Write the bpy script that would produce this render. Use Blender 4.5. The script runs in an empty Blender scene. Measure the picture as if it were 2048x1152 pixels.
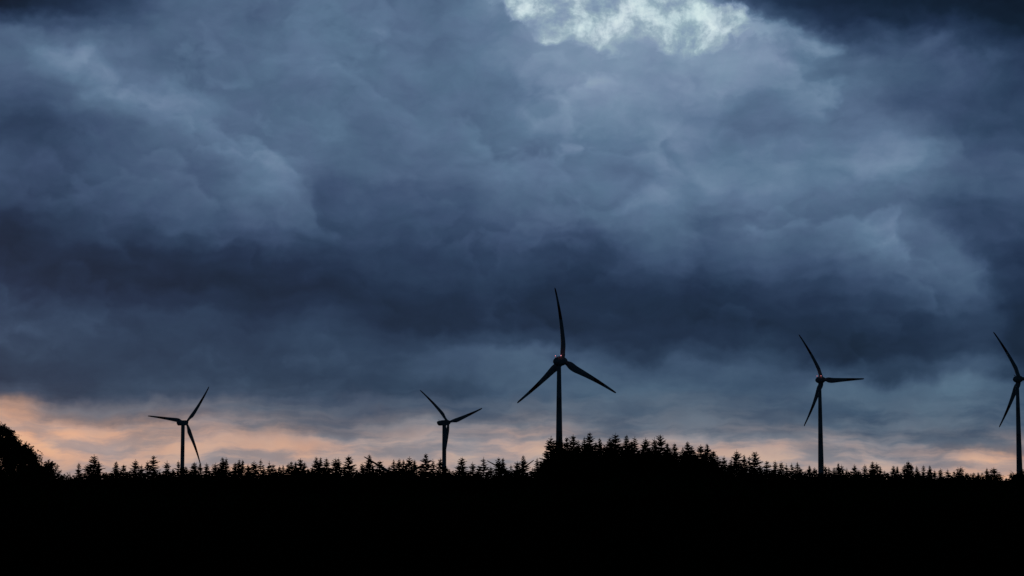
import bpy, bmesh, math, random
import numpy as np
from mathutils import Vector, Matrix

scene = bpy.context.scene
COL = scene.collection
R = math.radians

# ------------------------------------------------------------------ camera
F_PX = 3982.0                       # 70 mm lens on a 36 mm frame, 2048 px wide
HORIZON = 965.0
PITCH = math.atan((HORIZON - 576.0) / F_PX)
EYE = 1.7
cam_d = bpy.data.cameras.new('camera')
cam = bpy.data.objects.new('camera', cam_d)
COL.objects.link(cam)
cam.location = (0, 0, EYE)
cam.rotation_euler = (R(90) + PITCH, 0, 0)
cam_d.sensor_width = 36.0
cam_d.lens = F_PX * 36.0 / 2048.0
cam_d.clip_start = 0.1
cam_d.clip_end = 30000
scene.camera = cam

vs = scene.view_settings
vs.view_transform = 'Standard'
vs.look = 'None'
vs.exposure = 0.0
vs.gamma = 1.0
vs.use_curve_mapping = False
scene.cycles.max_bounces = 4
scene.cycles.diffuse_bounces = 2
scene.cycles.glossy_bounces = 2


def ray(px, py):
    """Direction seen at a point of the photograph (2048 x 1152)."""
    a = (px - 1024.0) / F_PX
    b = (576.0 - py) / F_PX
    c, s = math.cos(PITCH), math.sin(PITCH)
    return Vector((a, c - b * s, s + b * c))


def at(px, py, Y):
    d = ray(px, py)
    return Vector((0, 0, EYE)) + d * (Y / d.y)


def azel(px, py):
    d = ray(px, py).normalized()
    return math.atan2(d.x, d.y), math.asin(d.z)


def pix(az, el):
    d = Vector((math.sin(az) * math.cos(el), math.cos(az) * math.cos(el), math.sin(el)))
    c, s = math.cos(PITCH), math.sin(PITCH)
    f = d.y * c + d.z * s
    u = -d.y * s + d.z * c
    return 1024.0 + F_PX * d.x / f, 576.0 - F_PX * u / f


# ------------------------------------------------------------------ sky
# cloud tone (sRGB green level) over the part of the sky the photograph shows
GX = np.arange(0, 2049, 128)
GROWS = [
 (-64, [26, 36, 60, 95, 90, 100, 100, 100, 130, 140, 140, 120, 48, 36, 32, 30, 28]),
 (0,   [34, 46, 72, 108, 98, 110, 106, 102, 128, 145, 145, 130, 62, 42, 38, 35, 32]),
 (64,  [92, 84, 90, 106, 102, 112, 110, 108, 122, 148, 150, 150, 118, 74, 72, 52, 34]),
 (128, [98, 132, 104, 94, 106, 108, 112, 108, 126, 148, 145, 142, 140, 104, 92, 78, 58]),
 (192, [80, 90, 122, 116, 108, 107, 104, 105, 112, 140, 136, 126, 114, 116, 84, 82, 72]),
 (256, [66, 74, 96, 106, 114, 110, 105, 105, 112, 126, 124, 118, 106, 112, 96, 76, 70]),
 (320, [76, 78, 84, 94, 102, 103, 104, 100, 106, 108, 112, 124, 122, 118, 126, 90, 84]),
 (384, [72, 75, 82, 92, 106, 82, 85, 92, 106, 112, 113, 114, 118, 114, 110, 90, 86]),
 (448, [46, 58, 70, 76, 84, 70, 76, 75, 88, 86, 94, 88, 104, 98, 98, 68, 70]),
 (512, [46, 44, 45, 46, 53, 60, 66, 66, 66, 62, 74, 74, 86, 84, 84, 78, 54]),
 (576, [60, 48, 48, 43, 43, 44, 56, 60, 56, 52, 56, 56, 62, 62, 62, 66, 58]),
 (640, [72, 70, 66, 68, 56, 60, 46, 48, 50, 48, 52, 47, 50, 50, 48, 50, 48]),
 (672, [70, 68, 66, 68, 64, 68, 54, 60, 56, 50, 49, 49, 54, 47, 46, 46, 47]),
 (704, [64, 66, 62, 64, 66, 72, 66, 84, 86, 76, 52, 62, 70, 46, 45, 45, 45]),
 (736, [58, 62, 64, 68, 66, 70, 68, 84, 90, 92, 70, 78, 82, 60, 50, 58, 48]),
 (768, [54, 58, 64, 68, 62, 66, 68, 78, 88, 96, 94, 88, 84, 106, 94, 110, 82]),
 (800, [140, 72, 74, 84, 92, 82, 60, 66, 86, 100, 96, 92, 84, 92, 96, 100, 88]),
 (832, [158, 146, 140, 124, 108, 96, 95, 98, 110, 106, 100, 98, 100, 94, 92, 94, 84]),
 (864, [166, 158, 155, 150, 138, 108, 124, 134, 148, 116, 108, 105, 110, 118, 105, 95, 100]),
 (896, [165, 164, 158, 152, 156, 152, 150, 146, 152, 162, 164, 150, 146, 150, 126, 132, 142]),
 (928, [146, 146, 150, 150, 155, 155, 150, 150, 154, 160, 162, 158, 155, 155, 150, 156, 160]),
 (970, [140, 142, 146, 148, 150, 150, 150, 150, 152, 154, 156, 155, 154, 154, 152, 158, 160]),
 (1040, [90] * 17),
]
# share of the warm afterglow
WROWS = [
 (740, [0] * 17),
 (776, [.12, .04, .02, .04, .04, .02, 0, 0, 0, 0, 0, 0, 0, 0, 0, 0, 0]),
 (800, [.85, .25, .15, .2, .16, .12, .04, .04, .06, .1, .08, .06, .04, .02, .02, .02, .02]),
 (832, [.92, .75, .7, .55, .36, .28, .25, .25, .28, .2, .16, .14, .12, .08, .08, .06, .05]),
 (864, [1, .9, .84, .72, .68, .4, .44, .42, .54, .36, .24, .22, .28, .34, .22, .18, .28]),
 (896, [.96, .9, .76, .74, .78, .66, .6, .5, .56, .74, .84, .58, .48, .54, .38, .52, .76]),
 (928, [.74, .72, .7, .68, .68, .64, .58, .54, .52, .58, .64, .56, .52, .56, .58, .7, .84]),
 (970, [.7] * 5 + [.62] * 7 + [.62, .64, .66, .74, .84]),
 (1040, [.6] * 17),
]


def resample(rows, pxs, pys):
    ys = np.array([r[0] for r in rows], float)
    tab = np.array([r[1] for r in rows], float)
    out = np.zeros(pxs.shape)
    for idx in np.ndindex(pxs.shape):
        x, y = np.clip(pxs[idx], 0, 2048), np.clip(pys[idx], ys[0], ys[-1])
        j = min(max(int(np.searchsorted(ys, y)) - 1, 0), len(ys) - 2)
        t = (y - ys[j]) / (ys[j + 1] - ys[j])
        i = min(int(x / 128), 15)
        u = x / 128 - i
        u = u * u * (3 - 2 * u) * .5 + u * .5
        c = tab[:, i] * (1 - u) + tab[:, i + 1] * u
        out[idx] = c[j] * (1 - t) + c[j + 1] * t
    return out


AZ0, AZ1 = R(-15.5), R(15.5)
NCOL = 33


class Nodes:
    def __init__(self, tree):
        self.t = tree

    def n(self, kind, **kw):
        nd = self.t.nodes.new(kind)
        for k, v in kw.items():
            setattr(nd, k, v)
        return nd

    def put(self, sock, v):
        if isinstance(v, bpy.types.NodeSocket):
            self.t.links.new(v, sock)
        elif v is not None:
            sock.default_value = v

    def m(self, op, a, b=None, c=None, clamp=False):
        nd = self.n('ShaderNodeMath', operation=op, use_clamp=clamp)
        for s, v in zip(nd.inputs, (a, b, c)):
            self.put(s, v)
        return nd.outputs[0]

    def v(self, op, a, b=None, scale=None):
        nd = self.n('ShaderNodeVectorMath', operation=op)
        self.put(nd.inputs[0], a)
        if b is not None:
            self.put(nd.inputs[1], b)
        if scale is not None:
            self.put(nd.inputs['Scale'], scale)
        return nd.outputs['Value'] if op in ('LENGTH', 'DOT_PRODUCT') else nd.outputs[0]

    def noise(self, vec, scale, detail=5.0, rough=0.5, lac=2.0, color=False):
        nd = self.n('ShaderNodeTexNoise')
        self.put(nd.inputs['Vector'], vec)
        nd.inputs['Scale'].default_value = scale
        nd.inputs['Detail'].default_value = detail
        nd.inputs['Roughness'].default_value = rough
        nd.inputs['Lacunarity'].default_value = lac
        return nd.outputs['Color'] if color else nd.outputs[0]

    def xyz(self, a, b, c=0.0):
        nd = self.n('ShaderNodeCombineXYZ')
        for s, v in zip(nd.inputs, (a, b, c)):
            self.put(s, v)
        return nd.outputs[0]

    def smooth(self, v, lo, hi, a=0.0, b=1.0):
        nd = self.n('ShaderNodeMapRange', interpolation_type='SMOOTHSTEP')
        self.put(nd.inputs[0], v)
        for s, x in zip(nd.inputs[1:5], (lo, hi, a, b)):
            self.put(s, x)
        return nd.outputs[0]

    def mix(self, f, a, b):
        nd = self.n('ShaderNodeMix', data_type='RGBA')
        self.put(nd.inputs['Factor'], f)
        self.put(nd.inputs[6], a)
        self.put(nd.inputs[7], b)
        return nd.outputs[2]

    def ramp(self, f, stops, interp='LINEAR'):
        nd = self.n('ShaderNodeValToRGB')
        cr = nd.color_ramp
        cr.interpolation = interp
        while len(cr.elements) < len(stops):
            cr.elements.new(0.5)
        for e, (p, c) in zip(cr.elements, stops):
            e.position = p
        for e, (p, c) in zip(cr.elements, stops):
            e.color = (*c, 1)
        self.put(nd.inputs[0], f)
        return nd.outputs[0]

    def curve(self, f, pts):
        nd = self.n('ShaderNodeFloatCurve')
        mp = nd.mapping
        mp.use_clip = False
        c = mp.curves[0]
        while len(c.points) < len(pts):
            c.points.new(0.5, 0.5)
        for p, (x, y) in zip(c.points, pts):
            p.location = (x, y)
            p.handle_type = 'AUTO'
        mp.update()
        self.put(nd.inputs['Value'], f)
        return nd.outputs[0]


def lin(c):
    return tuple(((x / 255) / 12.92 if x / 255 <= 0.04045 else ((x / 255 + 0.055) / 1.055) ** 2.4) for x in c)


def build_sky():
    w = bpy.data.worlds.new('World')
    scene.world = w
    w.use_nodes = True
    t = w.node_tree
    t.nodes.clear()
    N = Nodes(t)
    geo = N.n('ShaderNodeTexCoord').outputs['Generated']
    d = N.v('NORMALIZE', geo)
    sep = N.n('ShaderNodeSeparateXYZ')
    N.put(sep.inputs[0], d)
    az = N.m('ARCTAN2', sep.outputs[0], sep.outputs[1])
    el = N.m('ARCSINE', sep.outputs[2])
    # clouds lie in sheets: what is noise across the sky is squeezed in height
    p = N.xyz(az, N.m('MULTIPLY', el, 1.22))
    px_ = 1.0 / F_PX
    # winds fold the cloud edges: three sizes of swirl
    warp = None
    for sc, amp, det, off in ((14, 70, 2, 0.0), (40, 42, 3, 3.1), (120, 15, 4, 7.7)):
        q = N.v('ADD', p, (off, off * 1.3, off * .7))
        c = N.v('SUBTRACT', N.noise(q, sc, det, .55, color=True), (.5, .5, .5))
        c = N.v('MULTIPLY', c, (amp * px_ * 2, amp * px_ * 1.5, 0))
        warp = c if warp is None else N.v('ADD', warp, c)
    # calmer close to the skyline, where the layers are seen edge on
    calm = N.smooth(el, R(.5), R(4.5), .6, 1.0)
    warp = N.v('SCALE', warp, scale=calm)
    pos = N.v('ADD', N.xyz(az, el), warp)
    s2 = N.n('ShaderNodeSeparateXYZ')
    N.put(s2.inputs[0], pos)
    wa, we = s2.outputs[0], s2.outputs[1]
    u = N.m('DIVIDE', N.m('SUBTRACT', wa, AZ0), AZ1 - AZ0, clamp=True)

    def table(rows, els, scale):
        azs = np.linspace(AZ0, AZ1, NCOL)
        P = np.array([[pix(a, e) for a in azs] for e in els])
        T = resample(rows, P[:, :, 0], P[:, :, 1]) / scale
        acc = None
        step = els[1] - els[0]
        for j, e in enumerate(els):
            cv = N.curve(u, [(i / (NCOL - 1), float(T[j, i])) for i in range(NCOL)])
            dd = N.m('ABSOLUTE', N.m('MULTIPLY_ADD', we, 1 / step, -e / step))
            if j == 0:
                dd = N.m('MAXIMUM', N.m('MULTIPLY_ADD', we, 1 / step, -e / step), 0.0)
            if j == len(els) - 1:
                dd = N.m('MAXIMUM', N.m('MULTIPLY_ADD', we, -1 / step, e / step), 0.0)
            wgt = N.smooth(dd, 0.0, 1.0, 1.0, 0.0)
            acc = N.m('MULTIPLY', cv, wgt) if acc is None else N.m('MULTIPLY_ADD', cv, wgt, acc)
        return acc

    top = azel(1024, -40)[1]
    els = list(np.linspace(azel(1024, 990)[1], top, 31))
    L = table(GROWS, els, 255.0)
    # thick and thin cloud a little further apart, above the glow
    L = N.m('MULTIPLY_ADD', N.m('SUBTRACT', L, .33), N.smooth(el, R(2.2), R(4.5), 1.0, 1.07), .33)
    elw = list(np.linspace(azel(1024, 990)[1], azel(1024, 750)[1], 9))
    W = table(WROWS, elw, 1.0)
    W = N.m('MULTIPLY', W, N.smooth(el, azel(1024, 740)[1], azel(1024, 790)[1], 0.0, 1.0))

    # soft-edged towers of cloud: an ellipse, sharp on one side, fading to the other
    def puff(cx, cy, rx, ry, rot, amp, edge=.22):
        a, e = azel(cx, cy)
        mp = N.n('ShaderNodeMapping', vector_type='TEXTURE')
        N.put(mp.inputs[0], pos)
        mp.inputs['Location'].default_value = (a, e, 0)
        mp.inputs['Rotation'].default_value = (0, 0, R(rot))
        mp.inputs['Scale'].default_value = (rx * px_, ry * px_, 1)
        r = N.v('LENGTH', mp.outputs[0])
        ss = N.n('ShaderNodeSeparateXYZ')
        N.put(ss.inputs[0], mp.outputs[0])
        mask = N.smooth(r, 1.0 - edge, 1.0 + edge, 1.0, 0.0)
        shade = N.smooth(ss.outputs[0], -.8, .9, 0.0, 1.0)
        return N.m('MULTIPLY', N.m('MULTIPLY', mask, shade), amp / 255)

    for pf in PUFFS:
        L = N.m('ADD', L, puff(*pf))

    # billows and wisps of their own
    pw = N.v('ADD', p, N.v('SCALE', warp, scale=.8))
    tilt = N.n('ShaderNodeMapping')
    N.put(tilt.inputs[0], pw)
    tilt.inputs['Rotation'].default_value = (0, 0, R(22))
    tilt.inputs['Scale'].default_value = (.7, 1.15, 1)
    b1 = N.m('SUBTRACT', N.noise(tilt.outputs[0], 16, 3, .5), .5)
    b2 = N.m('SUBTRACT', N.noise(tilt.outputs[0], 42, 7, .56), .5)
    b3 = N.m('SUBTRACT', N.noise(pw, 150, 5, .6), .5)
    # heaped lumps with dark creases between them
    lump = N.m('ABSOLUTE', N.m('MULTIPLY', N.m('SUBTRACT', N.noise(N.v('ADD', tilt.outputs[0], (3, 1, 6)), 30, 6, .5), .5), 2.0))
    lump = N.m('SUBTRACT', N.m('MINIMUM', N.m('MULTIPLY', lump, 2.2), 1.0), .5)
    det = N.m('MULTIPLY_ADD', b1, .08, N.m('MULTIPLY_ADD', b2, .11, N.m('MULTIPLY_ADD', b3, .028, N.m('MULTIPLY', lump, .035))))
    # more modelling where the cloud is bright, less in the dark flat bases
    det = N.m('MULTIPLY', det, N.smooth(L, .12, .5, .5, 1.1))
    L = N.m('ADD', L, det)
    # heap behind heap: each lit shoulder ends in a soft edge against the darker cloud beyond it
    for (sc, kx, ky, gain, amp, off, w0) in ((15, 9, 13, 3.6, .080, 2.0, .80), (27, 6, 17, 3.4, .046, 9.0, .78)):
        q = N.v('ADD', N.v('ADD', p, N.v('SCALE', warp, scale=.5)), (off, off * .6, off * .3))
        n = N.m('MULTIPLY', N.noise(q, sc, 5, .5), gain)
        n = N.m('MULTIPLY_ADD', az, kx, N.m('MULTIPLY_ADD', el, ky, n))
        tt = N.m('FRACT', n)
        saw = N.m('MULTIPLY', N.m('POWER', tt, 1.6), N.smooth(tt, w0, 1.0, 1.0, 0.0))
        some = N.smooth(N.noise(N.v('ADD', p, (off * 2, 4, off)), 17, 3, .5), .42, .62, 0.0, 1.0)
        saw = N.m('MULTIPLY', N.m('MULTIPLY', N.m('SUBTRACT', saw, .25), some), N.smooth(el, R(1.6), R(4.0), 0.0, amp))
        L = N.m('ADD', L, N.m('MULTIPLY', saw, N.smooth(L, .12, .42, .45, 1.0)))
    strat = N.n('ShaderNodeMapping')
    N.put(strat.inputs[0], pw)
    strat.inputs['Rotation'].default_value = (0, 0, R(5))
    strat.inputs['Scale'].default_value = (1.0, 4.2, 1)
    lay = N.m('MULTIPLY', N.m('SUBTRACT', N.smooth(N.noise(strat.outputs[0], 19, 7, .56), .38, .60), .48), .42)
    near = N.smooth(el, R(.6), R(3.4), 1.0, 0.0)
    lay = N.m('MULTIPLY', lay, near)
    L = N.m('MULTIPLY_ADD', lay, .28, L)
    W = N.m('MULTIPLY_ADD', N.m('MULTIPLY', lay, N.m('MULTIPLY_ADD', W, 1.0, .12)), 1.2, W)
    W = N.m('MAXIMUM', W, 0.0)

    # a rift near the top where the bright sky above shows through torn cloud
    fine = N.v('SUBTRACT', N.noise(pw, 95, 7, .62, color=True), (.5, .5, .5))
    rp = N.v('ADD', pos, N.v('MULTIPLY', fine, (70 * px_, 60 * px_, 0)))

    def rift(cx, cy, rx, ry, rot, lo, hi):
        a, e = azel(cx, cy)
        mp = N.n('ShaderNodeMapping', vector_type='TEXTURE')
        N.put(mp.inputs[0], rp)
        mp.inputs['Location'].default_value = (a, e, 0)
        mp.inputs['Rotation'].default_value = (0, 0, R(rot))
        mp.inputs['Scale'].default_value = (rx * px_, ry * px_, 1)
        return N.smooth(N.v('LENGTH', mp.outputs[0]), lo, hi, 1.0, 0.0)

    rf = None
    for rr in RIFTS:
        k = N.m('MULTIPLY', rift(*rr[:7]), rr[7])
        rf = k if rf is None else N.m('MAXIMUM', rf, k)
    rim = None
    for rr in RIFTS[:3]:
        k = rift(rr[0], rr[1], rr[2], rr[3], rr[4], .35, 1.0)
        rim = k if rim is None else N.m('MAXIMUM', rim, k)
    torn = N.noise(N.v('ADD', N.v('MULTIPLY', p, (1.0, .85, 1)), N.v('SCALE', warp, scale=.35)), 52, 10, .64)
    torn = N.m('MULTIPLY_ADD', N.m('SUBTRACT', 1.0, rim), .07, torn)
    torn = N.smooth(torn, .34, .70, .57, .91)
    lf = N.n('ShaderNodeMix', data_type='FLOAT')
    N.put(lf.inputs[0], rf)
    N.put(lf.inputs[2], L)
    N.put(lf.inputs[3], torn)
    L = lf.outputs[0]

    blue = N.ramp(L, [(0.0, lin((2, 6, 14))), (.10, lin((13, 26, 43))), (.137, lin((19, 35, 56))), (.20, lin((31, 49, 76))),
                      (.255, lin((44, 64, 93))), (.315, lin((60, 81, 112))), (.40, lin((79, 102, 132))),
                      (.46, lin((92, 117, 147))), (.52, lin((111, 134, 163))), (.59, lin((130, 152, 179))), (.70, lin((152, 175, 191))),
                      (.82, lin((190, 210, 220))), (.93, lin((219, 236, 239)))])
    warm = N.ramp(L, [(0.0, lin((20, 20, 24))), (.3, lin((96, 78, 76))), (.45, lin((150, 116, 102))), (.60, lin((206, 158, 135))),
                      (.66, lin((224, 173, 145))), (.75, lin((240, 190, 150)))])
    hue = N.m('SUBTRACT', N.noise(N.v('ADD', p, (5, 9, 2)), 22, 4, .55), .5)
    W = N.m('MULTIPLY', W, N.m('MULTIPLY_ADD', hue, .8, .93), clamp=True)
    grey = N.n('ShaderNodeMix', data_type='RGBA', blend_type='MULTIPLY')
    N.put(grey.inputs['Factor'], N.smooth(el, R(1.0), R(6.5), 1.0, .1))
    N.put(grey.inputs[6], blue)
    grey.inputs[7].default_value = (.985, 1.01, .88, 1)
    colr = N.mix(W, grey.outputs[2], warm)
    # cloud colour drifts between slate violet and steel green
    h2 = N.smooth(N.noise(N.v('ADD', p, (1, 4, 8)), 30, 5, .6), .3, .7)
    low = N.smooth(el, R(2.0), R(7.5), 1.0, 0.0)
    h2 = N.m('MULTIPLY_ADD', low, N.m('MULTIPLY', N.m('SUBTRACT', .8, h2), .75), h2)
    tint = N.mix(h2, (1.035, .987, 1.005, 1), (.97, 1.008, .985, 1))
    mm = N.n('ShaderNodeMix', data_type='RGBA', blend_type='MULTIPLY')
    mm.inputs['Factor'].default_value = 1.0
    N.put(mm.inputs[6], colr)
    N.put(mm.inputs[7], tint)
    colr = mm.outputs[2]
    # the bright west ends; overhead and behind it is nearly night
    away = N.m('MAXIMUM', N.smooth(N.m('ABSOLUTE', az), R(16), R(28)), N.smooth(el, R(14.2), R(22)))
    back = N.mix(N.smooth(el, R(0), R(35)), (.0062, .0165, .0305, 1), (.0006, .0018, .0038, 1))
    colr = N.mix(away, colr, back)
    colr = N.mix(N.smooth(el, R(-.12), R(0), 1.0, 0.0), colr, (.0004, .0006, .001, 1))
    # thin share of the clear dusk sky above the overcast
    sky = N.n('ShaderNodeTexSky', sky_type='NISHITA', sun_disc=False)
    sky.sun_elevation = R(1.0)
    sky.sun_rotation = R(-24)
    sky.air_density = 1.0
    skc = N.v('SCALE', sky.outputs[0], scale=0.05)
    colr = N.mix(N.m('MULTIPLY', N.smooth(el, R(-.2), R(.2)), N.m('MULTIPLY_ADD', away, -.02, .02)), colr, skc)
    bg = N.n('ShaderNodeBackground')
    N.put(bg.inputs[0], colr)
    bg.inputs[1].default_value = 1.0
    out = N.n('ShaderNodeOutputWorld')
    t.links.new(bg.outputs[0], out.inputs[0])
    w.cycles.sampling_method = 'MANUAL'
    w.cycles.sample_map_resolution = 512


# centre x, y, half width, half height, turn (its sharp side points this way), strength
PUFFS = [
 (505, 400, 120, 105, 8, 18, .42),
 (1800, 620, 165, 215, 52, 24, .16),
 (1275, 490, 130, 100, 38, 18, .2),
 (1700, 320, 190, 62, 12, 14, .45),
 (1210, 330, 150, 60, -35, 6, .5),
 (1785, 95, 75, 55, 60, 16, .6),
 (1870, 105, 50, 45, 60, 12, .6),
 (1598, 78, 40, 36, 40, 36, .75),
 (150, 140, 90, 36, -30, 14, .5),
 (300, 185, 130, 34, -22, 10, .5),
 (1960, 740, 60, 22, 10, 14, .8),
]
# rift ellipses: centre, half sizes, turn, soft edge, strength
RIFTS = [
 (1105, 20, 150, 64, -24, .66, 1.20, 1.0),
 (1240, 8, 208, 78, -4, .68, 1.20, 1.0),
 (1362, 44, 92, 55, 10, .68, 1.18, 1.0),
 (1420, 38, 100, 42, 0, .6, 1.3, .85),
 (1520, 60, 130, 30, -8, .3, 1.4, .28),
]
build_sky()

# last of the sun, low behind the cloud bank
sun_d = bpy.data.lights.new('sun', 'SUN')
sun_d.energy = 0.02
sun_d.angle = R(12)
sun_d.color = (1.0, .62, .42)
sun = bpy.data.objects.new('sun', sun_d)
COL.objects.link(sun)
sd = Vector((math.sin(R(-24)) * math.cos(R(1)), math.cos(R(-24)) * math.cos(R(1)), math.sin(R(1))))
sun.rotation_euler = (-sd).to_track_quat('-Z', 'Y').to_euler()
sun.location = sd * 300


# ------------------------------------------------------------------ materials
def material(name, c1, c2, scale, rough=.8, c3=None, metal=0.0, detail=5):
    m = bpy.data.materials.new(name)
    m.use_nodes = True
    N = Nodes(m.node_tree)
    bs = m.node_tree.nodes['Principled BSDF']
    tc = N.n('ShaderNodeTexCoord').outputs['Object']
    f = N.noise(tc, scale, detail, .6)
    col = N.ramp(f, [(.3, c1), (.7, c2)] if c3 is None else [(.28, c1), (.5, c2), (.72, c3)])
    N.put(bs.inputs['Base Color'], col)
    N.put(bs.inputs['Roughness'], N.smooth(N.noise(tc, scale * 3, 3), .2, .8, max(rough - .1, .05), min(rough + .1, 1)))
    bs.inputs['Metallic'].default_value = metal
    bs.inputs['Specular IOR Level'].default_value = .25 if rough < .7 else 0.0
    return m


M_WHITE = material('turbine_paint', (.60, .62, .62), (.72, .73, .72), 1.3, .45)
M_RED = material('red_paint', (.30, .025, .02), (.36, .035, .03), 1.1, .5)
M_GREY = material('grey_metal', (.16, .17, .18), (.22, .23, .24), 3, .5, metal=.3)
M_NEEDLE = material('spruce_needles', (.018, .035, .016), (.045, .07, .03), 2.2, .9, (.03, .05, .022))
M_LEAF = material('broad_leaves', (.03, .05, .018), (.06, .09, .03), 1.8, .85, (.045, .06, .02))
M_BARK = material('bark', (.035, .028, .022), (.08, .062, .05), 4, .95)
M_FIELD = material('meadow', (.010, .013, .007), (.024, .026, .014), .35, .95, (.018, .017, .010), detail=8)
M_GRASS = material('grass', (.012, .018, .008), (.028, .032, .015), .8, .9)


def lamp_material():
    m = bpy.data.materials.new('red_lamp')
    m.use_nodes = True
    N = Nodes(m.node_tree)
    t = m.node_tree
    em = N.n('ShaderNodeEmission')
    f = N.noise(N.n('ShaderNodeTexCoord').outputs['Object'], 3.0, 2)
    N.put(em.inputs[0], N.ramp(f, [(.3, (1.0, .26, .32)), (.7, (1.0, .36, .40))]))
    em.inputs[1].default_value = 1.5
    t.links.new(em.outputs[0], t.nodes['Material Output'].inputs[0])
    return m


M_LAMP = lamp_material()
M_LAMP_OFF = material('red_lamp_glass', (.22, .02, .02), (.28, .03, .03), 3, .3)


# ------------------------------------------------------------------ helpers
def link(name, me, parent=None):
    o = bpy.data.objects.new(name, me)
    COL.objects.link(o)
    if parent is not None:
        o.parent = parent
    return o


def tag(o, label=None, cat=None, group=None, kind=None):
    if label:
        o['label'] = label
    if cat:
        o['category'] = cat
    if group:
        o['group'] = group
    if kind:
        o['kind'] = kind
    return o


def mesh(name, verts, faces, mat, smooth=False):
    me = bpy.data.meshes.new(name)
    me.from_pydata([tuple(v) for v in verts], [], faces)
    me.materials.append(mat)
    if smooth:
        me.polygons.foreach_set('use_smooth', [True] * len(me.polygons))
    me.update()
    return me


def lathe(profile, n=28, axis='Z', cap=True):
    """profile: (distance along the axis, radius)."""
    V, Fc = [], []
    for h, r in profile:
        for k in range(n):
            a = 2 * math.pi * k / n
            c, s = r * math.cos(a), r * math.sin(a)
            V.append((c, s, h) if axis == 'Z' else (c, h, s))
    for j in range(len(profile) - 1):
        for k in range(n):
            k2 = (k + 1) % n
            q = (j * n + k, j * n + k2, (j + 1) * n + k2, (j + 1) * n + k)
            Fc.append(q if axis == 'Z' else q[::-1])
    if cap:
        a, b = tuple(range(n))[::-1], tuple((len(profile) - 1) * n + k for k in range(n))
        Fc += [a, b] if axis == 'Z' else [a[::-1], b[::-1]]
    return V, Fc


def smoothstep(a, b, x):
    t = min(max((x - a) / (b - a), 0.0), 1.0)
    return t * t * (3 - 2 * t)


# ------------------------------------------------------------------ turbines: where they stand
# name, tower px, hub row, distance, yaw, rotor phase, blade length, kind of nacelle, lamps lit, tower top/bottom radius, tower height
TURB = [
 dict(k='main', px=1118, row=722.7, D=936.4, yaw=40.9, ph=93.1, L=35, nac='egg', lit=True, H=64.0,
      label='tallest wind turbine, standing behind the wooded rise, two red lamps lit on its nacelle'),
 dict(k='T4', px=1639.3, row=760, D=1299, yaw=49, ph=-.9, L=35, nac='egg', lit=True, H=68.5,
      label='lamp-lit wind turbine holding one blade level, its white tower rising from low spruces'),
 dict(k='T5', px=2034.5, row=758.4, D=1248, yaw=50, ph=-.9, L=35, nac='egg', lit=False, H=66.5,
      label='wind turbine with unlit nacelle beside the round bush, one blade outside the photo'),
 dict(k='T1', px=366, row=846, D=1518, yaw=24.8, ph=50.9, L=35, nac='wedge', lit=False, H=66,
      label='small wind turbine nearest the broadleaf tree, one blade tip dipping into spruce tops'),
 dict(k='T2', px=888.6, row=845.8, D=1445, yaw=39.4, ph=16.2, L=35, nac='wedge', lit=False, H=66,
      label='wind turbine with two blades raised like a wide V and one hidden along its tower'),
 dict(k='HA', px=1019, row=951.5, D=2300, yaw=26, ph=30.5, L=35, nac='wedge', lit=False, H=66,
      label='distant sunken wind turbine, only two thin blade tips showing above spruces before the rise'),
 dict(k='HB', px=792, row=957.5, D=1750, yaw=8, ph=147, L=35, nac='wedge', lit=False, H=66,
      label='wind turbine hidden in the wood, only one slanting blade showing over the spruces'),
]
for t in TURB:
    hub = at(t['px'], t['row'], t['D'])
    t['hub'] = hub
    t['base'] = Vector((hub.x, hub.y, hub.z - t['H']))

# ------------------------------------------------------------------ ground
CTRL = [(t['base'].x, t['base'].y, t['base'].z) for t in TURB] + [
    (-2500, 2500, -40), (2500, 2500, -10), (-900, 3500, -30), (1200, 4500, -5), (0, 5500, 12), (-5500, 6000, 14), (5500, 6000, 14),
    (0, 8500, 20), (-3000, 900, -20), (3000, 900, -8)]


def ground_z(x, y):
    near = -3.0 * smoothstep(15, 370, y)
    near += 3.6 * math.exp(-((x - 27) / 19) ** 4 - ((y - 425) / 95) ** 2)
    near += .35 * math.sin(x * .021 + y * .013) * smoothstep(10, 120, abs(x) + abs(y))
    f = smoothstep(520, 900, y)
    if f <= 0:
        return near
    s = w = 0.0
    for cx, cy, cz in CTRL:
        q = 1.0 / (((x - cx) ** 2 + (y - cy) ** 2) + 60.0) ** 1.5
        s += q * cz
        w += q
    return near * (1 - f) + f * s / w


def make_ground():
    xs = sorted(set([-9000, -6000, -4000, -2600, -1800, -1300] + list(range(-950, 951, 50)) + list(range(-160, 161, 10)) + [1300, 1800, 2600, 4000, 6000, 9000]))
    ys = sorted(set([-9000, -5000, -2500, -1200, -600, -300, -150, -80, -40] + list(range(-20, 600, 15)) + list(range(600, 1700, 50)) + [1800, 2000, 2300, 2700, 3300, 4200, 5500, 7500, 9000]))
    V = [(x, y, ground_z(x, y)) for y in ys for x in xs]
    n = len(xs)
    Fc = [(j * n + i, j * n + i + 1, (j + 1) * n + i + 1, (j + 1) * n + i) for j in range(len(ys) - 1) for i in range(n - 1)]
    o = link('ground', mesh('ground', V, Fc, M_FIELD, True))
    tag(o, 'dark meadow falling gently towards the wood', kind='structure')


make_ground()


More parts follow.
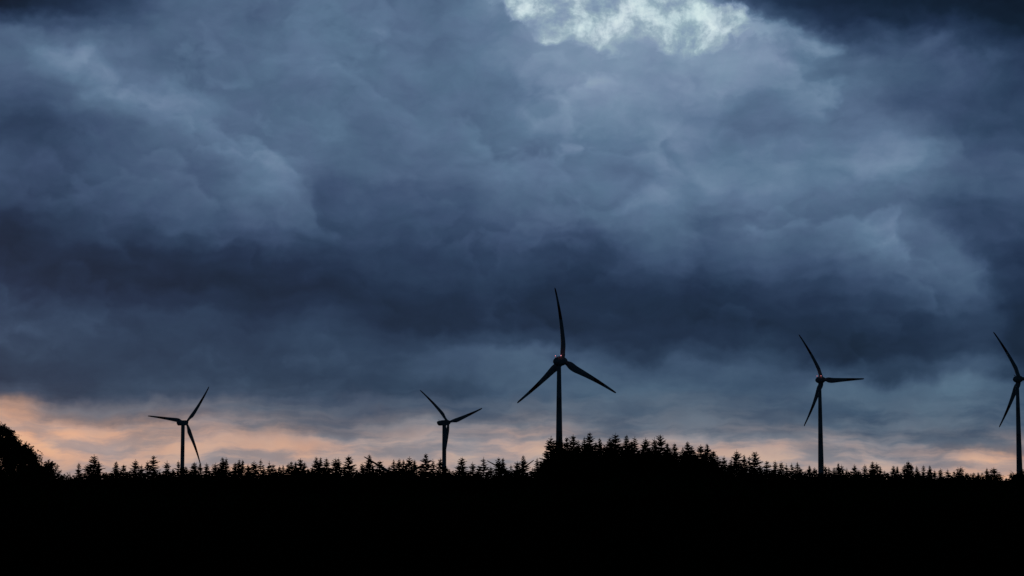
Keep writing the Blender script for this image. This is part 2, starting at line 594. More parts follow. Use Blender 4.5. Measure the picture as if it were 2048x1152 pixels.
def make_grass():
    """Rough grass over the near meadow: one mass nobody could count."""
    rnd = random.Random(5)
    V, Fc = [], []
    for _ in range(9000):
        y = 12 + 140 * rnd.random() ** 1.6
        x = rnd.uniform(-1, 1) * (3 + y * .32)
        z = ground_z(x, y)
        h = rnd.uniform(.12, .34)
        a = rnd.uniform(0, 6.28)
        b = len(V)
        wx, wy = .02 * math.cos(a), .02 * math.sin(a)
        lx, ly = rnd.uniform(-.1, .1), rnd.uniform(-.1, .1)
        V += [(x - wx, y - wy, z - .02), (x + wx, y + wy, z - .02), (x + lx, y + ly, z + h)]
        Fc.append((b, b + 1, b + 2))
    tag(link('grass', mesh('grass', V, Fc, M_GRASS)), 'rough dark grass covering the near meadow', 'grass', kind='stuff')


make_grass()


# ------------------------------------------------------------------ turbine parts
def blade_section(s, wide=False):
    """chord, thickness share, twist at span share s (0 root .. 1 tip)."""
    if s < .05:
        return (2.1 if wide else 1.7), (.85 if wide else 1.0), 20
    ch = np.interp(s, [.05, .11, .18, .26, .4, .6, .8, .93, .975, .993, 1.0], [1.75, 2.5, 3.35, 3.15, 2.55, 1.9, 1.35, 1.0, .8, .5, .12])
    if wide:
        ch = np.interp(s, [.05, .085, .12, .17, .26, .4, .6, .8, .93, .975, .993, 1.0], [2.35, 3.2, 3.6, 3.5, 3.1, 2.55, 1.9, 1.35, 1.0, .8, .5, .12])
    th = np.interp(s, [.05, .12, .2, .35, 1.0], [.95, .55, .36, .25, .16])
    tw = np.interp(s, [.05, .2, .5, 1.0], [18, 11, 4, 0])
    return float(ch), float(th), float(tw)


def blade_mesh(name, spans, mat, grow=0.0, LEN=35.0, R0=1.0, wide=False):
    """Loft along X; trailing edge towards -Y, thickness along Z."""
    V, Fc = [], []
    n = 16
    for (s0, s1) in spans:
        cuts = [s0] + [s for s in (.02, .05, .08, .11, .145, .18, .22, .26, .32, .4, .5, .6, .7, .8, .87, .93, .96, .975, .985, .993) if s0 < s < s1] + [s1]
        first = len(V)
        for s in cuts:
            ch, th, tw = blade_section(s, wide)
            x = R0 + s * (LEN - R0)
            sag = 1.1 * 4 * s * (1 - s) - .9 * s * s
            tw = R(tw)
            for k in range(n):
                a = 2 * math.pi * k / n
                cx = math.cos(a)
                pinch = 1.0 if cx > 0 or s < .06 else (1 - .75 * (-cx) ** 1.3)
                lead = .5 if s < .05 else float(np.interp(s, [.05, .2], [.5, .30]))
                yy = (cx * .5 + .5 - (1 - lead)) * ch + grow * cx
                zz = math.sin(a) * .5 * th * ch * pinch + grow * math.sin(a)
                V.append((x, yy * math.cos(tw) - zz * math.sin(tw), yy * math.sin(tw) + zz * math.cos(tw) + sag))
        m = len(cuts)
        for j in range(m - 1):
            for k in range(n):
                k2 = (k + 1) % n
                Fc.append((first + j * n + k, first + (j + 1) * n + k, first + (j + 1) * n + k2, first + j * n + k2))
        Fc.append(tuple(first + k for k in range(n)))
        Fc.append(tuple(first + (m - 1) * n + k for k in range(n))[::-1])
    return mesh(name, V, Fc, mat, True)


ME_BLADE = blade_mesh('blade', [(0, .55), (.745, .90)], M_WHITE)
ME_BLADE_WIDE = blade_mesh('blade', [(0, .55), (.745, .90)], M_WHITE, wide=True)
ME_BAND = blade_mesh('red_band', [(.55, .745)], M_RED, .004)
ME_TIP = blade_mesh('red_tip', [(.90, 1.0)], M_RED, .004)


def egg_meshes():
    def rad(y):
        # egg from -3.7 (rear) to 5.8 (nose)
        t = (y + 3.7) / 9.5
        return 2.3 * (math.sin(math.pi * min(max(t, 0), 1) ** .92)) ** .5
    rear = [(-3.7, .02)] + [(y, rad(y)) for y in (-3.66, -3.5, -3.2, -2.8, -2.2, -1.5, -.7, .2, 1.0, 1.7)]
    nose = [(1.78, rad(1.78) * .97)] + [(y, rad(y)) for y in (1.82, 2.4, 3.0, 3.6, 4.2, 4.8, 5.2, 5.5, 5.7, 5.78)] + [(5.8, .02)]
    v, f = lathe(rear, 32, 'Y')
    a = mesh('nacelle', v, f, M_WHITE, True)
    v, f = lathe(nose, 32, 'Y')
    b = mesh('hub', v, f, M_WHITE, True)
    return a, b


def wedge_meshes():
    bm = bmesh.new()
    # side outline (y, z): flat roof, rear face sloping in underneath
    prof = [(-6.6, 1.35), (-6.75, .9), (-6.3, -.5), (-4.6, -1.65), (2.4, -2.0), (2.9, -1.5), (2.9, 1.6), (2.3, 2.0), (-1.0, 2.05), (-5.2, 1.75)]
    L_, R_ = [], []
    for y, z in prof:
        w = 1.75 if y > -5 else 1.45
        L_.append(bm.verts.new((-w, y, z)))
        R_.append(bm.verts.new((w, y, z)))
    n = len(prof)
    bm.faces.new(L_[::-1])
    bm.faces.new(R_)
    for i in range(n):
        j = (i + 1) % n
        bm.faces.new((L_[i], L_[j], R_[j], R_[i]))
    bmesh.ops.recalc_face_normals(bm, faces=bm.faces)
    bmesh.ops.bevel(bm, geom=list(bm.edges), offset=.28, segments=3, affect='EDGES', clamp_overlap=True)
    me = bpy.data.meshes.new('nacelle')
    bm.to_mesh(me)
    bm.free()
    me.materials.append(M_WHITE)
    v, f = lathe([(2.95, 1.35), (3.1, 1.6), (3.8, 1.78), (4.6, 1.72), (5.2, 1.42), (5.7, .95), (5.98, .45), (6.05, .03)], 28, 'Y')
    return me, mesh('hub', v, f, M_WHITE, True)


NAC = {'egg': egg_meshes(), 'wedge': wedge_meshes()}


def tube(V, Fc, a, b, ra, rb, n=8):
    a, b = Vector(a), Vector(b)
    d = (b - a).normalized()
    u = d.orthogonal().normalized()
    w = d.cross(u)
    f = len(V)
    for p, r in ((a, ra), (b, rb)):
        for k in range(n):
            t = 2 * math.pi * k / n
            V.append(p + (u * math.cos(t) + w * math.sin(t)) * r)
    for k in range(n):
        k2 = (k + 1) % n
        Fc.append((f + k, f + k2, f + n + k2, f + n + k))
    Fc.append(tuple(range(f, f + n))[::-1])
    Fc.append(tuple(range(f + n, f + 2 * n)))


def lamp_meshes():
    v, f = lathe([(0, .12), (.02, .17), (.14, .2), (.28, .17), (.36, .08), (.38, .01)], 14, 'Z')
    return mesh('obstruction_lamp', v, f, M_LAMP, True), mesh('obstruction_lamp', v, f, M_LAMP_OFF, True)


ME_LAMP, ME_LAMP_OFF = lamp_meshes()


def vane_mesh():
    V, Fc = [], []
    tube(V, Fc, (0, 0, 0), (0, 0, 1.1), .05, .04)
    tube(V, Fc, (-.45, 0, .8), (.45, 0, .8), .035, .035)
    tube(V, Fc, (-.45, 0, .8), (-.45, 0, 1.15), .04, .04)
    tube(V, Fc, (.45, 0, .8), (.45, 0, 1.05), .04, .04)
    V += [Vector((-.45, -.3, 1.05)), Vector((-.45, .15, 1.12)), Vector((-.45, .15, 1.2)), Vector((-.45, -.3, 1.35)),
          Vector((-.42, -.3, 1.05)), Vector((-.42, .15, 1.12)), Vector((-.42, .15, 1.2)), Vector((-.42, -.3, 1.35))]
    b = len(V) - 8
    Fc += [(b, b + 1, b + 2, b + 3), (b + 7, b + 6, b + 5, b + 4), (b, b + 4, b + 5, b + 1), (b + 1, b + 5, b + 6, b + 2), (b + 2, b + 6, b + 7, b + 3), (b + 3, b + 7, b + 4, b)]
    for k in range(3):
        a = k * 2.094
        tube(V, Fc, (.45, 0, 1.05), (.45 + .18 * math.cos(a), .18 * math.sin(a), 1.05), .02, .05, 6)
    return mesh('wind_vane', V, Fc, M_GREY)


ME_VANE = vane_mesh()


def crossbar_mesh():
    V, Fc = [], []
    tube(V, Fc, (-1.75, -.35, 2.38), (1.75, -.35, 2.38), .06, .06)
    for x in (-1.7, 1.7):
        tube(V, Fc, (x, -.35, 1.2), (x, -.35, 2.5), .06, .06)
    return mesh('lamp_bracket', V, Fc, M_GREY)


ME_BAR = crossbar_mesh()


def tower_mesh(H, top_r, slope, top_z):
    """Rolled steel sections with flange seams; slimmer towards the top."""
    hs = [0, .02 * H]
    prof = []
    base_r = top_r + slope * H
    prof.append((0, base_r + .25))
    prof.append((.25, base_r + .25))
    prof.append((.26, base_r))
    for k in range(1, 4):
        h = top_z * k / 4
        r = top_r + slope * (H - h)
        prof += [(h - .06, r), (h - .05, r + .025), (h + .05, r + .025), (h + .06, r)]
    prof.append((top_z, top_r))
    v, f = lathe(prof, 36, 'Z')
    return mesh('tower', v, f, M_WHITE, True)


def turbine(t):
    root = link('wind_turbine', None)
    root.location = t['base']
    root.rotation_euler = (0, 0, -R(t['yaw']))
    tag(root, t['label'], 'wind turbine', 'wind turbines beyond the spruce wood')
    egg = t['nac'] == 'egg'
    link('tower', tower_mesh(t['H'], .95 if egg else 1.42, .0155 if egg else .0032, t['H'] - 1.5), root)
    nm, hm = NAC[t['nac']]
    nac = link('nacelle', nm, root)
    back = 0.0
    tilt = Matrix.Rotation(R(5), 4, 'X')      # rotor axis leans up a little, as on the real machines
    nac.matrix_local = Matrix.Translation((0, back, t['H'])) @ tilt
    if egg:
        link('lamp_bracket', ME_BAR, nac)
        for x in (-1.7, 1.7):
            lp = link('obstruction_lamp', ME_LAMP if t['lit'] else ME_LAMP_OFF, nac)
            lp.location = (x, -.35, 2.5)
        v = link('wind_vane', ME_VANE, nac)
        v.location = (0, -2.2, 1.55)
    else:
        v = link('wind_vane', ME_VANE, nac)
        v.location = (0, -5.6, 1.55)
    hub = link('hub', hm, root)
    hub.matrix_local = Matrix.Translation((0, back, t['H'])) @ tilt
    for k in range(3):
        b = link('blade', ME_BLADE_WIDE if egg else ME_BLADE, root)
        m = turbine_rot(R(t['ph'] + 120 * k))
        m.translation = Vector((0, 3.1 if egg else 4.5, 0))
        b.matrix_local = Matrix.Translation((0, 0, t['H'])) @ tilt @ m
        link('red_band', ME_BAND, b)
        link('red_tip', ME_TIP, b)
    return root


# the blade is modelled with Z towards the wind; mirror once so that no object needs a negative scale
for me in (ME_BLADE, ME_BLADE_WIDE, ME_BAND, ME_TIP):
    for v in me.vertices:
        v.co.z = -v.co.z
    me.flip_normals()


def turbine_rot(th):
    xa = Vector((math.cos(th), 0, math.sin(th)))
    ya = Vector((-math.sin(th), 0, math.cos(th)))
    return Matrix((xa, ya, xa.cross(ya))).transposed().to_4x4()


for t in TURB:
    turbine(t)


# ------------------------------------------------------------------ spruces
def ribbon(V, Fc, a, b, wa, wb, side):
    f = len(V)
    V += [a - side * wa, a + side * wa, b + side * wb, b - side * wb]
    Fc.append((f, f + 1, f + 2, f + 3))


def spruce_meshes(seed, H=10.0, spread=.34, rmax=1.75, sparse=0.0, leader=.7, fork=False, dense_top=0.0, coarse=False):
    """A spruce 10 m tall: whorls of boughs with hanging sprays; returns crown and trunk meshes."""
    rnd = random.Random(seed)
    V, Fc = [], []
    lean = Vector((rnd.uniform(-.012, .012), rnd.uniform(-.012, .012), 1))

    def axis(h):
        return Vector((lean.x * h, lean.y * h, h))

    def bough(base, ang, length, rise, thick):
        out = Vector((math.cos(ang), math.sin(ang), 0))
        side = Vector((-out.y, out.x, 0))
        up = Vector((0, 0, 1))
        p0 = base
        p1 = base + out * length * .55 + up * length * (.55 * rise)
        p2 = base + out * length + up * length * (rise * .75 + .14)
        roll = (side * rnd.uniform(.3, 1) + up * rnd.uniform(.5, 1)).normalized()
        ribbon(V, Fc, p0, p1, thick * .8, thick, roll)
        ribbon(V, Fc, p1, p2, thick, .02, roll)
        if not coarse:
            ribbon(V, Fc, p0, p1, thick, thick * .8, side)
            ribbon(V, Fc, p1, p2, thick * .8, .015, side)
        n = max(2, int(length / (.17 if not coarse else .4)))
        for i in range(n):
            s = (i + .6 + rnd.uniform(-.3, .3)) / n
            q = p0.lerp(p1, s / .55) if s < .55 else p1.lerp(p2, (s - .55) / .45)
            for sg in (-1, 1):
                if rnd.random() < sparse * .6:
                    continue
                ln = (.16 + .42 * length * .35 * (1 - s * .75)) * rnd.uniform(.6, 1.25)
                dirn = (out * rnd.uniform(.35, .95) + side * sg * rnd.uniform(.3, .9) + up * rnd.uniform(-.75, .3)).normalized()
                wv = dirn.cross(Vector((rnd.uniform(-1, 1), rnd.uniform(-1, 1), rnd.uniform(-1, 1)))).normalized()
                f = len(V)
                w = rnd.uniform(.04, .085) * (2.4 if coarse else 1)
                V.extend([q - wv * w, q + wv * w, q + dirn * ln])
                Fc.append((f, f + 1, f + 2))

    def stem(x_off, topz, scale):
        h = topz - leader * scale
        # bare leader with short needles
        nb = int(8 * leader)
        for i in range(nb):
            z = h + (i / max(nb, 1)) * leader * scale
            for k in range(3):
                a = rnd.uniform(0, 6.28)
                b = axis(z) + x_off
                e = b + Vector((math.cos(a) * .12, math.sin(a) * .12, .10))
                ribbon(V, Fc, b, e, .025, .008, Vector((0, 0, 1)))
        while h > (1.0 if not coarse else .7):
            t = topz - h
            r = min(spread * t + .10 + dense_top, rmax + .035 * t) * scale
            nb = rnd.choice((5, 6, 6, 7)) if t > .8 else rnd.choice((4, 5))
            r *= rnd.uniform(.74, 1.2)
            if coarse:
                nb = 5
            a0 = rnd.uniform(0, 6.28)
            rise = .75 if t < .9 else (.42 if t < 2.0 else (.12 if t < 4 else -.12))
            for k in range(nb):
                if rnd.random() < sparse * .35:
                    continue
                a = a0 + 6.2832 * k / nb + rnd.uniform(-.25, .25)
                bough(axis(h + rnd.uniform(-.08, .08)) + x_off, a, r * rnd.uniform(.72, 1.18), rise + rnd.uniform(-.14, .14), min(.05 + .05 * t, .15))
            # inner sprays round the stem
            if not coarse:
                for _ in range(int((min(4 + 2.2 * t, 14) if t > .5 else 2) * (1 - sparse * .55))):
                    a = rnd.uniform(0, 6.28)
                    rr = r * rnd.uniform(.05, .62)
                    c = axis(h) + x_off + Vector((math.cos(a) * rr, math.sin(a) * rr, rnd.uniform(-.2, .15)))
                    f = len(V)
                    for _k in range(3):
                        V.append(c + Vector((rnd.uniform(-1, 1), rnd.uniform(-1, 1), rnd.uniform(-1, 1))) * min(.08 + .09 * t, .38))
                    Fc.append((f, f + 1, f + 2))
            gap = (.24 + .035 * min(t, 6)) * rnd.uniform(.8, 1.25) * (1 + sparse * .7)
            if coarse:
                gap *= 1.7
            h -= gap
            if scale < 1 and t > 2.6:
                break

    stem(Vector((0, 0, 0)), H, 1.0)
    if fork:
        stem(Vector((.75, .1, 0)), H - .15, .75)
    crown = mesh('crown', V, Fc, M_NEEDLE)
    TV, TF = [], []
    segs = [0, 1.5, 4, 7, H - .6, H]
    rr = [.17, .14, .11, .07, .03, .012]
    for i in range(len(segs) - 1):
        tube(TV, TF, axis(segs[i]), axis(segs[i + 1]), rr[i], rr[i + 1], 7)
    if fork:
        tube(TV, TF, axis(H - 3.0), Vector((.75, .1, 0)) + axis(H - 1.7), .05, .04, 6)
        tube(TV, TF, Vector((.75, .1, 0)) + axis(H - 1.7), Vector((.75, .1, 0)) + axis(H - .15), .04, .012, 6)
    return crown, mesh('trunk', TV, TF, M_BARK)


PROTO = {
    'full': [spruce_meshes(11 + i, rmax=2.0, spread=.41 + .03 * (i % 3), leader=.45 + .15 * (i % 3)) for i in range(8)],
    'slim': [spruce_meshes(31 + i, spread=.30 + .02 * (i % 4), rmax=1.7, leader=.5 + .12 * (i % 4), sparse=.08 + .1 * (i % 3)) for i in range(6)],
    'sparse': [spruce_meshes(51 + i, spread=.37, rmax=1.7, leader=.7 + .15 * (i % 3), sparse=.45 + .1 * (i % 3)) for i in range(5)],
    'twin': [spruce_meshes(71 + i, spread=.39, rmax=1.9, leader=.5, fork=True) for i in range(3)],
    'blunt': [spruce_meshes(91 + i, spread=.45, rmax=1.9, leader=.15, dense_top=.4) for i in range(2)],
}

# x of the tip, row of the tip, look  (photograph pixels, left to right)
TREES = [
 (159, 924, 'slim'), (174, 928, 'sparse'), (187.5, 908, 'full'), (198.5, 921, 'slim'), (214, 944, 'slim'), (231.5, 922, 'full'), (246, 928, 'full'), (255, 941, 'sparse'),
 (271.5, 918, 'full'), (284, 928, 'sparse'), (295, 921, 'slim'), (306.5, 910, 'full'), (320, 939, 'sparse'), (334, 921, 'slim'), (346, 936, 'slim'), (357, 920, 'slim'), (364, 932, 'full'), (371.5, 932, 'full'),
 (388.5, 923, 'full'), (401, 925, 'slim'), (414, 925, 'slim'), (432, 925, 'full'), (446, 914, 'full'), (452.5, 914, 'slim'), (469, 924, 'full'), (479, 918, 'twin'), (496, 927, 'slim'),
 (508, 921, 'full'), (522, 917, 'sparse'), (540, 921, 'sparse'), (546, 928, 'full'), (559, 930, 'sparse'), (566, 929, 'slim'), (577, 925, 'sparse'), (583, 922, 'twin'), (601, 916, 'full'), (608, 923, 'slim'), (617, 936, 'slim'),
 (626, 932, 'sparse'), (634, 913, 'twin'), (647, 930, 'sparse'), (653, 915, 'full'), (671, 915, 'full'), (678.5, 914, 'slim'), (698, 909, 'full'), (713, 937, 'sparse'), (724, 924, 'slim'), (740, 908, 'full'), (758, 920, 'full'), (768, 936, 'slim'),
 (779, 930, 'sparse'), (787, 918, 'slim'), (799, 917, 'twin'), (813, 924, 'slim'), (819, 912, 'full'), (827.5, 919, 'slim'), (840, 931, 'slim'), (852.5, 906, 'full'), (867, 917, 'sparse'), (880.5, 915, 'full'), (891, 930, 'full'), (899, 938, 'slim'), (906, 940, 'sparse'),
 (917, 928, 'sparse'), (924, 913, 'full'), (945, 923, 'slim'), (958, 928, 'sparse'), (966.5, 913, 'sparse'), (981, 931, 'sparse'), (998, 914, 'twin'), (1012, 934, 'sparse'), (1022, 928, 'sparse'), (1034, 921, 'full'), (1047, 910, 'full'), (1063, 934, 'sparse'), (1074.5, 915, 'slim'), (1083, 919, 'full'),
 (1092, 898, 'slim'), (1102.5, 871, 'full'), (1111, 880, 'slim'), (1118, 872, 'slim'), (1125, 880, 'slim'), (1133, 873, 'full'), (1147.5, 868, 'full'), (1157, 881, 'slim'), (1169, 873, 'slim'), (1179.5, 863, 'full'), (1191, 882, 'slim'), (1200.5, 875, 'slim'), (1213, 884, 'slim'), (1220, 873, 'full'), (1232, 865, 'full'), (1252, 869, 'full'), (1262, 880, 'full'), (1269.5, 872, 'slim'), (1291, 874, 'full'), (1309, 874, 'slim'), (1320, 873, 'blunt'),
 (1334, 885, 'full'), (1349.5, 885, 'full'), (1366, 893, 'slim'), (1375, 882, 'full'), (1382.5, 891, 'full'), (1390, 900, 'slim'), (1402, 888, 'full'), (1415, 887, 'full'), (1425, 900, 'full'), (1435, 910, 'sparse'), (1448.5, 911, 'sparse'), (1462, 914, 'sparse'), (1473, 899, 'full'), (1488, 908, 'slim'), (1498, 910, 'sparse'), (1509, 906, 'blunt'),
 (1519, 928, 'slim'), (1533, 921, 'full'), (1550, 920, 'slim'), (1562, 921, 'slim'), (1571.5, 926, 'sparse'), (1583, 925, 'sparse'), (1595, 923, 'slim'), (1602, 935, 'full'), (1611, 940, 'slim'), (1620, 930, 'slim'), (1629, 934, 'slim'), (1638, 945, 'slim'), (1650, 929, 'slim'), (1657.5, 933, 'slim'), (1669, 933, 'slim'), (1677.5, 925, 'slim'), (1684.5, 928, 'sparse'), (1693, 935, 'sparse'), (1708.5, 928, 'slim'), (1719, 938, 'sparse'), (1729.5, 928, 'slim'), (1745, 922, 'full'), (1753, 924, 'slim'), (1760, 931, 'slim'), (1769.5, 940, 'slim'), (1778, 946, 'slim'),
 (1788, 931, 'twin'), (1802, 945, 'slim'), (1809.5, 928, 'slim'), (1816.5, 921, 'full'), (1823, 926, 'slim'), (1833, 931, 'slim'), (1846.5, 929, 'slim'), (1860.5, 930, 'slim'), (1870, 939, 'slim'), (1881, 936, 'slim'), (1894, 937, 'sparse'), (1908, 940, 'sparse'), (1917, 934, 'sparse'), (1921.5, 932, 'slim'), (1932, 944, 'sparse'), (1937, 947, 'slim'), (1948.5, 944, 'slim'), (1957.5, 944, 'slim'), (1963, 943, 'sparse'), (1972.5, 935, 'slim'), (1979, 945, 'slim'), (1988, 934, 'full'), (1999, 944, 'slim'), (2012, 954, 'sparse'), (2043, 937, 'full'),
]
LANDMARKS = [
 (100, 'the bushy broadleaf tree'),
 (367, 'the tower of the leftmost turbine'),
 (750, 'the slanting blade in the treetops'),
 (889, 'the tower with V-raised blades'),
 (1086, 'the foot of the wooded rise'),
 (1117, 'the tallest turbine tower'),
 (1320, 'the blunt dense spruce crowning the rise'),
 (1509, 'the stout spruce ending the rise'),
 (1639, 'the lamp-lit turbine rising from low spruces'),
 (1816.5, 'the tallest spruce between the last two turbines'),
 (2034, 'the tower cut by the photo edge'),
]
OWN = {
 1320: 'broad dense spruce with a blunt top, crowning the wooded rise',
 1509: 'stout tall spruce standing alone where the wooded rise meets low trees',
 1816.5: 'broad spruce, tallest on the low treeline between the last two turbines',
 2043: 'spruce beside the last tower, half cut by the right photo edge',
 2012: 'smallest sparse spruce tip beside the round bush below the last tower',
 1118: 'slim spruce standing right in front of the tallest turbine tower',
 1638: 'short spruce standing right in front of the lamp-lit low turbine tower',
 1179.5: 'highest pointed spruce on top of the wooded rise',
 187.5: 'tallest spruce of the stretch between broadleaf tree and leftmost turbine tower',
 852.5: 'tall spruce topping its neighbours just before the tower with V-raised blades',
 740: 'tall spruce whose tip rises through the slanting half-hidden turbine blade',
 1047: 'tall pointed spruce between the two thin blade tips of the sunken turbine',
 1102.5: 'tall spruce forming the steep near edge of the wooded rise',
}
ORD = ['first', 'second', 'third', 'fourth', 'fifth', 'sixth', 'seventh', 'eighth', 'ninth', 'tenth', 'eleventh', 'twelfth', 'thirteenth', 'fourteenth', 'fifteenth', 'sixteenth', 'seventeenth', 'eighteenth', 'nineteenth', 'twentieth']
LOOK = {'full': 'full', 'slim': 'slim', 'sparse': 'thin sparse', 'twin': 'twin-tipped', 'blunt': 'blunt'}


def spruce_label(i):
    x, y, look = TREES[i]
    if x in OWN:
        return OWN[x]
    best = None
    for lx, name in LANDMARKS:
        if lx == x:
            continue
        if lx < x:
            n = sum(1 for q in TREES if lx < q[0] <= x and q[0] != lx)
            side = 'right'
        else:
            n = sum(1 for q in TREES if x <= q[0] < lx)
            side = 'left'
        if best is None or n < best[0]:
            best = (n, side, name)
    n, side, name = best
    nb = [q[1] for q in TREES if abs(q[0] - x) < 22 and q[0] != x]
    size = ''
    if nb:
        if y < min(nb) - 2:
            size = 'tall '
        elif y > max(nb) + 2:
            size = 'short '
    return f"{size}{LOOK[look]} spruce, {ORD[n - 1]} {side} of {name}"


def plant_spruces():
    rnd = random.Random(77)
    used = {}
    for i, (x, y, look) in enumerate(TREES):
        hill = 1088 < x < 1430
        D = rnd.uniform(392, 420) if hill else rnd.uniform(385, 455)
        top = at(x, y, D)
        gz = ground_z(top.x, top.y)
        h = top.z - gz + .06
        k = used.get(look, rnd.randrange(9))
        used[look] = k + 1
        cm, tm = PROTO[look][k % len(PROTO[look])]
        root = link('spruce_tree', None)
        root.location = (top.x, top.y, gz - .06)
        # tall trees keep their slope of crown: widen a little less than they grow
        sz = h / 10.0
        sw = (.55 + .45 * sz) * rnd.uniform(1.0, 1.25) * D / 415
        if look == 'full':
            sw *= 1.05
        root.scale = (sw, sw, sz)
        root.rotation_euler = (0, 0, rnd.uniform(0, 6.28) if look != 'twin' else rnd.uniform(-.5, .5))
        tag(root, spruce_label(i), 'spruce', 'spruces along the edge of the wood')
        link('crown', cm, root)
        link('trunk', tm, root)


plant_spruces()


# the wood behind: closed ranks of spruce that read as one mass
FOREST_TOP = [(-400, 930), (0, 935), (100, 956), (140, 958), (165, 946), (250, 945), (330, 944), (420, 944), (520, 942), (700, 942), (800, 942), (900, 946), (960, 944), (1060, 944), (1082, 938), (1094, 908), (1110, 893), (1150, 890),
              (1230, 888), (1320, 896), (1390, 908), (1425, 918), (1450, 928), (1520, 938), (1600, 943), (1700, 946), (1800, 948), (1900, 950), (1960, 952), (2000, 958), (2060, 956), (2500, 950)]


def make_forest():
    rnd = random.Random(9)
    protos = []
    for i in range(3):
        c, t = spruce_meshes(140 + i, spread=.50, rmax=2.3, leader=.25, coarse=True)
        n = len(c.vertices)
        co = np.zeros(n * 3)
        c.vertices.foreach_get('co', co)
        protos.append((co.reshape(-1, 3), [tuple(p.vertices) for p in c.polygons]))
    V, Fc, n = [], [], 0
    xs = [q[0] for q in FOREST_TOP]
    ys = [q[1] for q in FOREST_TOP]
    for row, D0 in enumerate((422, 436, 452, 470, 490, 515)):
        x = -260.0
        while x < 2320:
            px = x + rnd.uniform(-3, 3)
            x += rnd.uniform(8, 13)
            D = D0 + rnd.uniform(-9, 9)
            yt = float(np.interp(px, xs, ys)) + (2 if 1085 < px < 1440 else -1) + rnd.triangular(-8, 13, 2) + 1.0 * row
            top = at(px, yt, D)
            gz = ground_z(top.x, top.y)
            h = top.z - gz
            if h < 1.5:
                continue
            co, fc = protos[rnd.randrange(3)]
            a = rnd.uniform(0, 6.28)
            s = rnd.uniform(.9, 1.2)
            ca, sa = math.cos(a) * s, math.sin(a) * s
            v = np.empty_like(co)
            v[:, 0] = co[:, 0] * ca - co[:, 1] * sa + top.x
            v[:, 1] = co[:, 0] * sa + co[:, 1] * ca + top.y
            v[:, 2] = co[:, 2] * h / 10 + gz
            V.append(v)
            Fc += [tuple(q + n for q in f) for f in fc]
            n += len(co)
    o = link('forest', mesh('forest', np.concatenate(V).tolist(), Fc, M_NEEDLE))
    tag(o, 'closed dark spruce wood standing behind the edge trees', 'forest', kind='stuff')


make_forest()


def make_undergrowth():
    rnd = random.Random(21)
    V, Fc = [], []
    for _ in range(2600):
        D = rnd.uniform(352, 425)
        px = rnd.uniform(-150, 2200)
        top = at(px, 1000, D)
        gz = ground_z(top.x, top.y)
        hh = rnd.uniform(1.2, 3.8)
        for _k in range(26):
            c = Vector((top.x + rnd.gauss(0, .8), top.y + rnd.gauss(0, .8), gz + hh * rnd.random()))
            f = len(V)
            for _q in range(3):
                V.append(c + Vector((rnd.uniform(-1, 1), rnd.uniform(-1, 1), rnd.uniform(-1, 1))) * .4)
            Fc.append((f, f + 1, f + 2))
    tag(link('undergrowth', mesh('undergrowth', V, Fc, M_LEAF)), 'dark undergrowth along the foot of the wood', 'undergrowth', kind='stuff')


make_undergrowth()


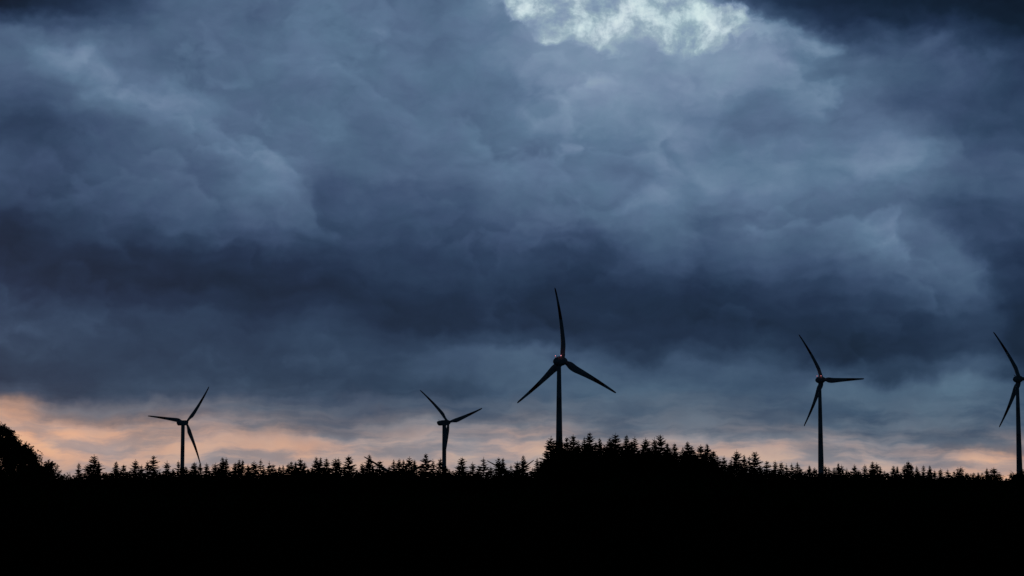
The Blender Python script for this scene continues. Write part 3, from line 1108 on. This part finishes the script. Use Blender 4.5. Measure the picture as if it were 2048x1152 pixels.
# ------------------------------------------------------------------ broadleaf trees and bushes
def leafy(name, label, cat, centre_px, D, prof, leaf, n_clump, seed, trunk=True, group=None, twigs=10):
    """prof: list of (px, py, r_px) lobes that make up the crown, all at distance D."""
    rnd = random.Random(seed)
    ppm = F_PX / D
    base = at(centre_px, HORIZON, D)
    gz = ground_z(base.x, base.y)
    root = link(name, None)
    root.location = (base.x, base.y, gz)
    tag(root, label, cat, group)
    o = Vector((base.x, base.y, gz))
    V, Fc, TV, TF = [], [], [], []
    lobes = [(at(px, py, D) + Vector((0, rnd.uniform(-1, 1) * r / ppm * .5, 0)) - o, r / ppm) for px, py, r in prof]
    foot = Vector((0, 0, -.1))
    if trunk:
        mid = Vector((lobes[0][0].x * .3, lobes[0][0].y * .3, max(lobes[0][0].z * .45, .8)))
        tr = lobes[0][1] * .07 + .06
        tube(TV, TF, foot, mid, tr * 1.3, tr, 10)
    else:
        mid = Vector((0, 0, .2))
        tube(TV, TF, foot, mid, .08, .06, 8)

    def clump(c, size, n):
        for _ in range(n):
            d = Vector((rnd.gauss(0, 1), rnd.gauss(0, 1), rnd.gauss(0, .85))) * size * .5
            p = c + d
            a = Vector((rnd.uniform(-1, 1), rnd.uniform(-1, 1), rnd.uniform(-1, 1))).normalized()
            b = a.orthogonal().normalized()
            l = leaf * rnd.uniform(.6, 1.25)
            f = len(V)
            V.extend([p - a * l, p - b * l * .5, p + a * l, p + b * l * .5])
            Fc.append((f, f + 1, f + 2, f + 3))

    for c, r in lobes:
        tube(TV, TF, mid, c, max(.03, r * .05), .03, 7)
        for i in range(n_clump):
            d = Vector((rnd.gauss(0, 1), rnd.gauss(0, 1), rnd.gauss(0, 1))).normalized()
            rr = r * (rnd.uniform(.3, 1.0) ** .5)
            p = c + d * rr
            if rr > r * .75:
                tube(TV, TF, c + d * rr * .3, p, .03, .012, 5)
            clump(p, r * .24, 46)
        small = r * ppm < 20
        for i in range(twigs + (9 if small else 0)):
            d = Vector((rnd.gauss(.25, 1), rnd.gauss(0, .6), abs(rnd.gauss(.5, .7)))).normalized()
            p0, p1 = c + d * r * .85, c + d * r * (rnd.uniform(1.2, 2.0) if small else rnd.uniform(1.08, 1.3)) + Vector((0, 0, r * .08))
            tube(TV, TF, p0, p1, .02, .008, 5)
            for s in (.4, .7, 1.0):
                clump(p0.lerp(p1, s), leaf * 1.6, 5)
    link('crown', mesh('crown', V, Fc, M_LEAF), root)
    link('trunk' if trunk else 'stem', mesh('trunk', TV, TF, M_BARK), root)
    return root


leafy('broadleaf_tree', 'bushy broadleaf tree with a rounded ragged crown, at the left photo edge', 'tree', -45, 180,
      [(-45, 915, 62), (-20, 900, 42), (-2, 898, 28), (3, 862, 9), (-6, 874, 16), (17, 868, 8), (20, 884, 13), (15, 905, 26), (31, 890, 7), (36, 905, 16), (44, 898, 6), (35, 925, 28), (52, 914, 11), (58, 906, 5), (55, 930, 18), (66, 920, 8), (25, 945, 42), (70, 936, 13), (77, 948, 13), (68, 955, 24), (-90, 930, 50), (45, 962, 36), (-30, 960, 60), (5, 955, 50), (85, 962, 14), (30, 972, 40)],
      .10, 44, 3, twigs=4)
leafy('broadleaf_tree', 'small broadleaf tree with a narrow ragged tip, beside the big bushy one', 'tree', 100, 190,
      [(98, 945, 12), (98, 932, 7), (104, 952, 13), (112, 958, 12), (92, 962, 14), (80, 948, 11), (84, 958, 12)], .08, 26, 8, twigs=5)
leafy('low_bush', 'low dark bush in the dip after the broadleaf trees', 'bush', 132, 230,
      [(124, 966, 10), (131, 967, 10), (139, 967, 11), (148, 964, 10)], .09, 22, 13, trunk=False, twigs=3)
leafy('round_bush', 'round dark bush at the foot of the turbine tower by the photo edge', 'bush', 2034, 300,
      [(2026, 960, 9), (2034, 958, 10), (2042, 957, 9), (2050, 958, 10), (2036, 966, 12)], .10, 26, 17, trunk=False, twigs=2)
